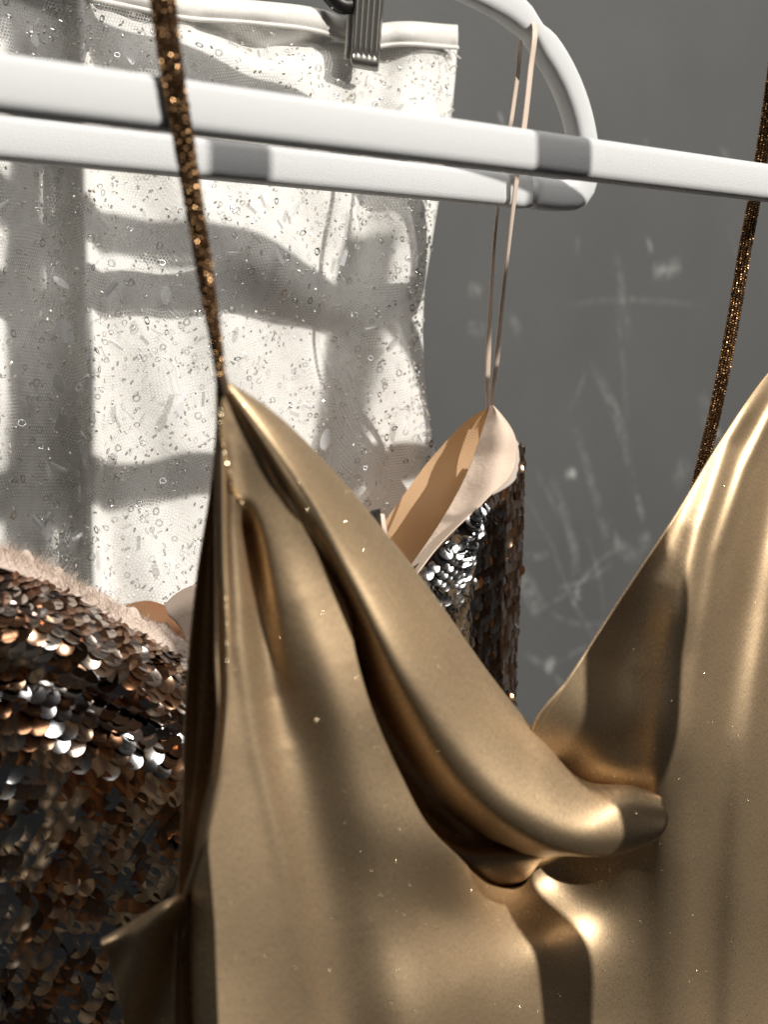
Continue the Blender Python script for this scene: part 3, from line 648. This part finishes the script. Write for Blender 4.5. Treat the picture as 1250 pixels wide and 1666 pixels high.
strap([(235, -190, 6), (262, -20, 6), (272, 60, 6.5), (282, 130, 7), (296, 210, 7), (315, 330, 7), (336, 460, 9), (352, 560, 11), (362, 632, 12)], [6.6, 6.4, 6.0, 5.4, 5.0, 4.6, 4.2, 3.4, 2.4], 5, .00056, gd)
strap([(1262, 100, -9), (1246, 215, -10), (1232, 300, -11), (1212, 410, -10), (1190, 540, -8), (1166, 660, -6), (1146, 745, -4), (1125, 830, -4)], [4.8, 4.6, 4.4, 4.2], 5, .00050, gd)
v, f = tube(Wp(crs([(359, 612, 12.6), (362, 626, 12.8), (364, 642, 12.6)], 12)), .0013, .0014, NV, 12); mesh('strap_knot', v, f, 'cord', gd)
# stitched beads down the apex and the side seam
sb = Bag()
for t in np.linspace(0, 1, 34):
    c = crs([(364, 640), (358, 690), (364, 735), (378, 785), (404, 838)], 60)[int(t*59)]; sb.ico(Wp((c[0], c[1], float(GF(c[0], c[1]))+.8)), .00045)
for t in np.linspace(0, 1, 40):
    c = crs([(366, 960), (369, 1050), (369, 1120), (360, 1230)], 60)[int(t*59)]; sb.ico(Wp((c[0], c[1], 11.6)), .0003)
sb.build('stitched_beads', 'glitter', gd)
# glitter flecks caught in the weave
gb = Bag()
def flecks(S, cnt, urange, vrange, size):
    for k in range(cnt):
        p, n, tu, tv = S.at(random.uniform(*urange), random.uniform(*vrange)); vw = CAMP-p; vw = vw/np.linalg.norm(vw); hv = vw+SUN; nn = tilt(hv/np.linalg.norm(hv), .20); x, y, z = frame(nn, ZV); s = size*random.uniform(.5, 1.2)
        c = p+n*.00042; gb.add(np.array([c-x*s-y*s, c+x*s-y*s, c+x*s+y*s, c-x*s+y*s]), [(0, 1, 2, 3)])
flecks(S_bod, 1000, (.02, 1), (.10, 1), .000045); flecks(S_roll, 50, (.12, .5), (0.08, 1), .00005)
gb.build('glitter_flecks', 'glitter', gd)

# ================================================================== SEQUIN DRESS on the farther hanger
sd = thing('sequin_dress', 'bronze and silver sequin dress with blush lining hanging by thin ribbon straps', 'dress', Wp((300, 1660, -95)))
m, nt, b = mat('bronze_sequin'); M['sequin'] = m
oi = nt.nodes.new('ShaderNodeObjectInfo'); geo = nt.nodes.new('ShaderNodeNewGeometry')
rnd = math_(nt, 'FRACT', math_(nt, 'ADD', oi.outputs['Random'], geo.outputs['Random Per Island']))
r_ = nt.nodes.new('ShaderNodeValToRGB'); e = r_.color_ramp.elements; e[0].position = 0; e[0].color = (.20, .10, .055, 1); e[1].position = 1; e[1].color = (.62, .50, .42, 1)
for pz, c in ((.35, (.30, .165, .095, 1)), (.6, (.42, .27, .185, 1)), (.85, (.62, .56, .52, 1))): x = e.new(pz); x.color = c
nt.links.new(rnd, r_.inputs[0]); nt.links.new(r_.outputs[0], b.inputs['Base Color']); setp(b, Metallic=0.94, Roughness=0.15)
m, nt, b = mat('brown_mesh_ground'); M['ground'] = m; setp(b, Base_Color=(.09, .05, .03, 1), Roughness=.7); bump(nt, b, noise(nt, tc(nt), 900, 3), .5, .0005)
m, nt, b = mat('blush_lining'); M['lining'] = m; uv = tc(nt)
vo = nt.nodes.new('ShaderNodeTexVoronoi'); vo.inputs['Scale'].default_value = 900; vo.inputs['Randomness'].default_value = .1; nt.links.new(uv, vo.inputs['Vector'])
setp(b, Base_Color=(.86, .58, .35, 1), Roughness=.75, Sheen_Weight=.2)
bump(nt, b, math_(nt, 'ADD', vo.outputs['Distance'], math_(nt, 'MULTIPLY', noise(nt, uv, 90, 3), 1.0)), .5, .0005)
tl = nt.nodes.new('ShaderNodeBsdfTranslucent'); tl.inputs[0].default_value = (.90, .50, .22, 1); mx = nt.nodes.new('ShaderNodeMixShader'); mx.inputs[0].default_value = .45
nt.links.new(b.outputs[0], mx.inputs[1]); nt.links.new(tl.outputs[0], mx.inputs[2]); nt.links.new(mx.outputs[0], nt.nodes['Material Output'].inputs['Surface'])
m, nt, b = mat('blush_facing'); M['facing'] = m; setp(b, Base_Color=(.70, .55, .44, 1), Roughness=.8, Sheen_Weight=.15); bump(nt, b, noise(nt, tc(nt), 260, 5, .6), .5, .0008)
# left side of the bodice, nearest the camera
rowsL = [
 [(-90, 900, -122), (60, 930, -122), (180, 1000, -120), (300, 1066, -118), (430, 1120, -118)],
 [(-90, 925, -106), (60, 948, -105), (180, 1012, -103), (300, 1078, -102), (430, 1140, -104)],
 [(-90, 975, -94), (60, 985, -92), (180, 1046, -90), (300, 1105, -91), (430, 1165, -94)],
 [(-90, 1040, -90), (60, 1040, -86), (180, 1092, -86), (300, 1150, -88), (430, 1200, -92)],
 [(-90, 1100, -92), (60, 1100, -93), (180, 1140, -97), (300, 1190, -95), (430, 1240, -94)],
 [(-90, 1180, -92), (60, 1170, -90), (180, 1200, -91), (300, 1240, -92), (430, 1290, -92)],
 [(-90, 1280, -96), (60, 1270, -90), (180, 1290, -88), (300, 1310, -91), (430, 1350, -94)],
 [(-90, 1400, -98), (60, 1390, -92), (180, 1400, -91), (300, 1410, -94), (430, 1430, -96)],
 [(-90, 1560, -98), (60, 1550, -94), (180, 1560, -95), (300, 1570, -98), (430, 1570, -98)],
 [(-90, 1800, -98), (60, 1800, -95), (180, 1800, -97), (300, 1800, -98), (430, 1800, -98)],
]
LA = loft(rowsL, 120, 70); _, S_L = sheet_obj('bodice', LA, 'ground', sd, 0.0004)
colsR = [   # right side: front panel, ridge, then the flank turning away
 [(560, 960, -84), (600, 1040, -84), (640, 1140, -85), (690, 1300, -86)],
 [(668, 925, -88), (680, 990, -86), (700, 1080, -86), (740, 1250, -88)],
 [(735, 862, -90), (738, 940, -86), (738, 1040, -86), (770, 1230, -88)],
 [(788, 806, -92), (770, 880, -87), (757, 1000, -86), (790, 1210, -89)],
 [(806, 775, -95), (796, 880, -92), (786, 1000, -92), (805, 1200, -94)],
 [(832, 735, -100), (824, 880, -99), (816, 1000, -100), (820, 1190, -102)],
 [(846, 728, -108), (843, 880, -110), (836, 1010, -112), (829, 1180, -112)],
 [(838, 726, -122), (838, 880, -128), (832, 1010, -130), (826, 1180, -130)],
]
RG = loft(colsR, 70, 70); _, S_R = sheet_obj('flank', RG, 'ground', sd, 0.0004)
v, f = rings([(.0034, .0003), (.0022, .00005), (.0003, 0)], 14, True); M['silver'] = simple('silver_sequin', (.60, .60, .61), .19, 1.0); SEQM = {k: proto('sequin', v, f, k) for k in ('sequin', 'silver')}; SEQV = (np.array(v), f)
# collect all sequin seats
seats = []
def seat(S, u, v, sz, lift, amt, downvec, m_='sequin'):
    p, n, tu, tv = S.at(u, v); dn = downvec-(downvec@n)*n; dn /= max(np.linalg.norm(dn), 1e-6)
    sdv = np.cross(n, dn); n2 = n+dn*(-lift)-sdv*.15; n2 = n2/np.linalg.norm(n2); n2 = tilt(n2, amt if random.random() > .2 else .26)
    c = p+n*.0012; seats.append((c, n2, sz, m_))
Gl = S_L.G; lenv = np.linalg.norm(np.diff(Gl[:, 35], axis=0), axis=1); cum = np.concatenate([[0], np.cumsum(lenv)]); r = 0; s = .001
while s < cum[-1]:
    u = np.interp(s, cum, np.linspace(0, 1, len(cum))); iu = int(u*119); lw = np.linalg.norm(np.diff(Gl[min(iu, 119)], axis=0), axis=1).sum(); k = int(lw/.0052)
    lay = .34 if u < .34 else (.40 if u < .60 else .12)
    for j in range(k): seat(S_L, u, (j+.5+(r % 2)*.5)/k, random.uniform(.92, 1.08), lay, .08, -ZV, 'sequin' if u < .36 or random.random() < .55 else 'silver')
    s += .0040 if u > .3 else .0026; r += 1
Gr = S_R.G; s = .001; r = 0; lv = np.linalg.norm(np.diff(Gr[35], axis=0), axis=1); cum = np.concatenate([[0], np.cumsum(lv)])
while s < cum[-1]:
    v = np.interp(s, cum, np.linspace(0, 1, len(cum))); iv = int(v*69); lw = np.linalg.norm(np.diff(Gr[:, iv], axis=0), axis=1).sum(); k = int(lw/.0034)
    for j in range(k): uu_ = (j+.5+(r % 2)*.5)/k; seat(S_R, uu_, v, random.uniform(.66, .76), (.31 if v < .34 else .12) if uu_ < .5 else .14, .09 if uu_ < .5 else .05, -ZV, 'silver' if uu_ < .47 else 'sequin') if v > .05 or uu_ > .5 else None
    s += .0029; r += 1
def proj(p):
    q_ = np.asarray(p)*1000-OFF; d = q_@FW; return 625+F*(q_@RV)/d, 833-F*(q_@UP)/d, d
def score(s_):
    x, y, d = proj(s_[0]); vis = (-10 < x < 1250 and y < 1676) and not (x > 305 and x < 640) and not (x > 640 and y > 900+(x-640)*1.25+50)
    vn = abs(s_[1]@(CAMP-s_[0]))/np.linalg.norm(CAMP-s_[0])
    return (1 if vis else 0)*(1+vn*s_[2]/d*500+(.6 if y < 1330 else 0))
seats.sort(key=score, reverse=True); rest = {'sequin': Bag(), 'silver': Bag()}
for k, (p, n, sz, mm) in enumerate(seats):
    if k < 298: place('sequin', SEQM[mm], sd, p, n, -ZV+rng.normal(size=3)*.1, sz)
    else:
        x, y, z = frame(n, -ZV); Rm = np.stack([x, y, z], 1); rest[mm].add(SEQV[0]*sz@Rm.T+p, SEQV[1])
for mm in rest: rest[mm].build('sequin_mass', mm, sd, True)
# blush lining and facing at the right cup
back = [[(798, 662, -111), (772, 676, -114), (705, 742, -117), (650, 815, -118), (600, 885, -118), (540, 960, -118)],
        [(799, 668, -112), (782, 705, -117), (725, 780, -121), (670, 850, -122), (615, 920, -122), (560, 980, -122)],
        [(800, 674, -112), (790, 735, -118), (745, 820, -123), (690, 890, -125), (640, 950, -125), (590, 1000, -124)],
        [(800, 680, -110), (797, 770, -116), (765, 870, -121), (715, 940, -124), (670, 1000, -124), (620, 1050, -122)]]
BA = loft(back, 50, 70); BA[..., 2] += 2.2*np.sin(BA[..., 0]/19+BA[..., 1]/60)+1.2*np.sin(BA[..., 1]/31)
sheet_obj('lining', BA, 'lining', sd, 0)
fac_ = [[(799, 660, -107), (789, 690, -106), (760, 770, -104), (720, 845, -100), (680, 905, -96), (640, 960, -92)],
        [(801, 660, -103), (806, 700, -100), (786, 775, -97), (745, 840, -94), (700, 898, -91), (655, 955, -88)],
        [(803, 661, -102), (825, 705, -98), (812, 770, -94), (770, 826, -90), (715, 885, -87), (668, 945, -85)],
        [(806, 664, -105), (838, 712, -101), (835, 765, -95), (792, 812, -89), (726, 876, -86), (676, 938, -84.5)]]
FA = loft(fac_, 50, 70); FA[..., 2] += 1.6+.8*np.sin(FA[..., 0]/13+FA[..., 1]/37)+.5*np.sin(FA[..., 1]/11)
sheet_obj('facing', FA, 'facing', sd, 0.0005)
rim = [[(836, 712, -101), (846, 730, -106), (845, 760, -106)], [(838, 720, -98), (842, 745, -99), (834, 785, -97)], [(832, 735, -96.5), (826, 765, -94), (800, 806, -89)]]
sheet_obj('sheer_edge', loft(rim, 16, 20), 'fluff', sd, 0.0004)
# small hang label peeping over the neckline
lab = [[(592, 842, -118), (612, 826, -118)], [(603, 872, -114), (619, 856, -114)]]; sheet_obj('label_loop', loft([[(590, 845, -117), (604, 832, -117), (618, 828, -119)], [(600, 862, -114), (610, 850, -113), (620, 840, -117)], [(608, 874, -114), (616, 868, -113), (621, 852, -116)]], 10, 10), 'black', sd, 0.0004)
ribbon([(622, 836, -116), (624, 850, -115), (626, 880, -114), (626, 905, -114)], [2.0, 2.6, 2.4], 'ribbon', 'label_tape', sd)
# blush fluff along the left neckline: a soft band and many frayed fibres
edge = [(-90, 905, -106), (0, 912, -106), (60, 935, -105), (130, 975, -104), (200, 1010, -103), (260, 1040, -102), (320, 1072, -102)]
ec = crs(edge, 120); FB = np.stack([ec+np.array([0, -22, -5]), ec+np.array([0, -14, -1]), ec+np.array([0, -2, 2]), ec+np.array([-2, 12, 3])]); FB[0, :, 1] += 6*np.sin(ec[:, 0]/9)+4*np.sin(ec[:, 0]/4)
sheet_obj('neckline_band', loft(list(FB), 16, 160), 'fluff', sd, 0.0008)
fb = Bag()
for k in range(7000):
    c = ec[rng.integers(0, 119)]; big = 1.0 if c[0] < 190 else .45
    a = np.array([c[0]+random.uniform(-6, 6), c[1]+random.uniform(-22, 8), c[2]+random.uniform(-5, 4)]); L_ = random.uniform(6, 40)*big*random.random()**.5
    d1 = np.array([random.uniform(-.6, .7)*L_, -L_*random.uniform(.3, 1), random.uniform(-2, 2)]); b_ = a+d1*.5+np.array([random.uniform(-4, 4), 0, 0]); e_ = a+d1+np.array([random.uniform(-8, 8), random.uniform(-2, 6), 0])
    P_ = Wp(np.array([a, b_, e_])); wv_ = RV*.00005; fb.add(np.array([P_[0]-wv_, P_[0]+wv_, P_[1]-wv_*.8, P_[1]+wv_*.8, P_[2]-wv_*.3, P_[2]+wv_*.3]), [(0, 1, 3, 2), (2, 3, 5, 4)])
fb.build('frayed_fibres', 'fluff', sd, True)
# far side of the neckline seen over the band: lining and a twist of fabric
tw = [[(205, 985, -118), (240, 978, -120), (280, 990, -122), (330, 1005, -122)], [(205, 1000, -114), (245, 1000, -116), (290, 1012, -118), (335, 1025, -118)], [(215, 1020, -110), (255, 1024, -110), (295, 1040, -110), (340, 1052, -110)]]
sheet_obj('back_neckline', loft(tw, 20, 30), 'lining', sd, 0.0006)
tw = [[(268, 985, -108), (290, 965, -110), (330, 948, -112)], [(274, 1000, -104), (296, 985, -105), (335, 970, -106)], [(292, 1020, -104), (306, 1005, -104), (340, 995, -104)], [(306, 1050, -104), (314, 1035, -104), (345, 1030, -104)]]
sheet_obj('twisted_edge', loft(tw, 24, 24), 'facing', sd, 0.0008)
# ribbon straps looped over the farther hanger's arm
RN = (862, 44)
ribbon([(866, 38, -90), (851, 58, -96.5), (843, 120, -97), (830, 210, -97.5), (815, 300, -98), (806, 380, -99), (800, 470, -102), (795, 570, -106), (794, 640, -110), (797, 672, -110)], [2.2, 2.0, 2.0, 1.6, 1.3, 1.8, 2.6, 2.2], 'ribbon', 'ribbon_strap', sd)
ribbon([(866, 34, -90), (871, 45, -83.5), (864, 110, -82.5), (854, 200, -82.5), (840, 300, -83), (828, 400, -88), (817, 500, -96), (808, 590, -102), (802, 640, -106), (801, 676, -107)], [2.6, 2.6, 2.6, 2.2, 1.6, 2.0, 2.6, 2.0], 'ribbon', 'ribbon_strap', sd)
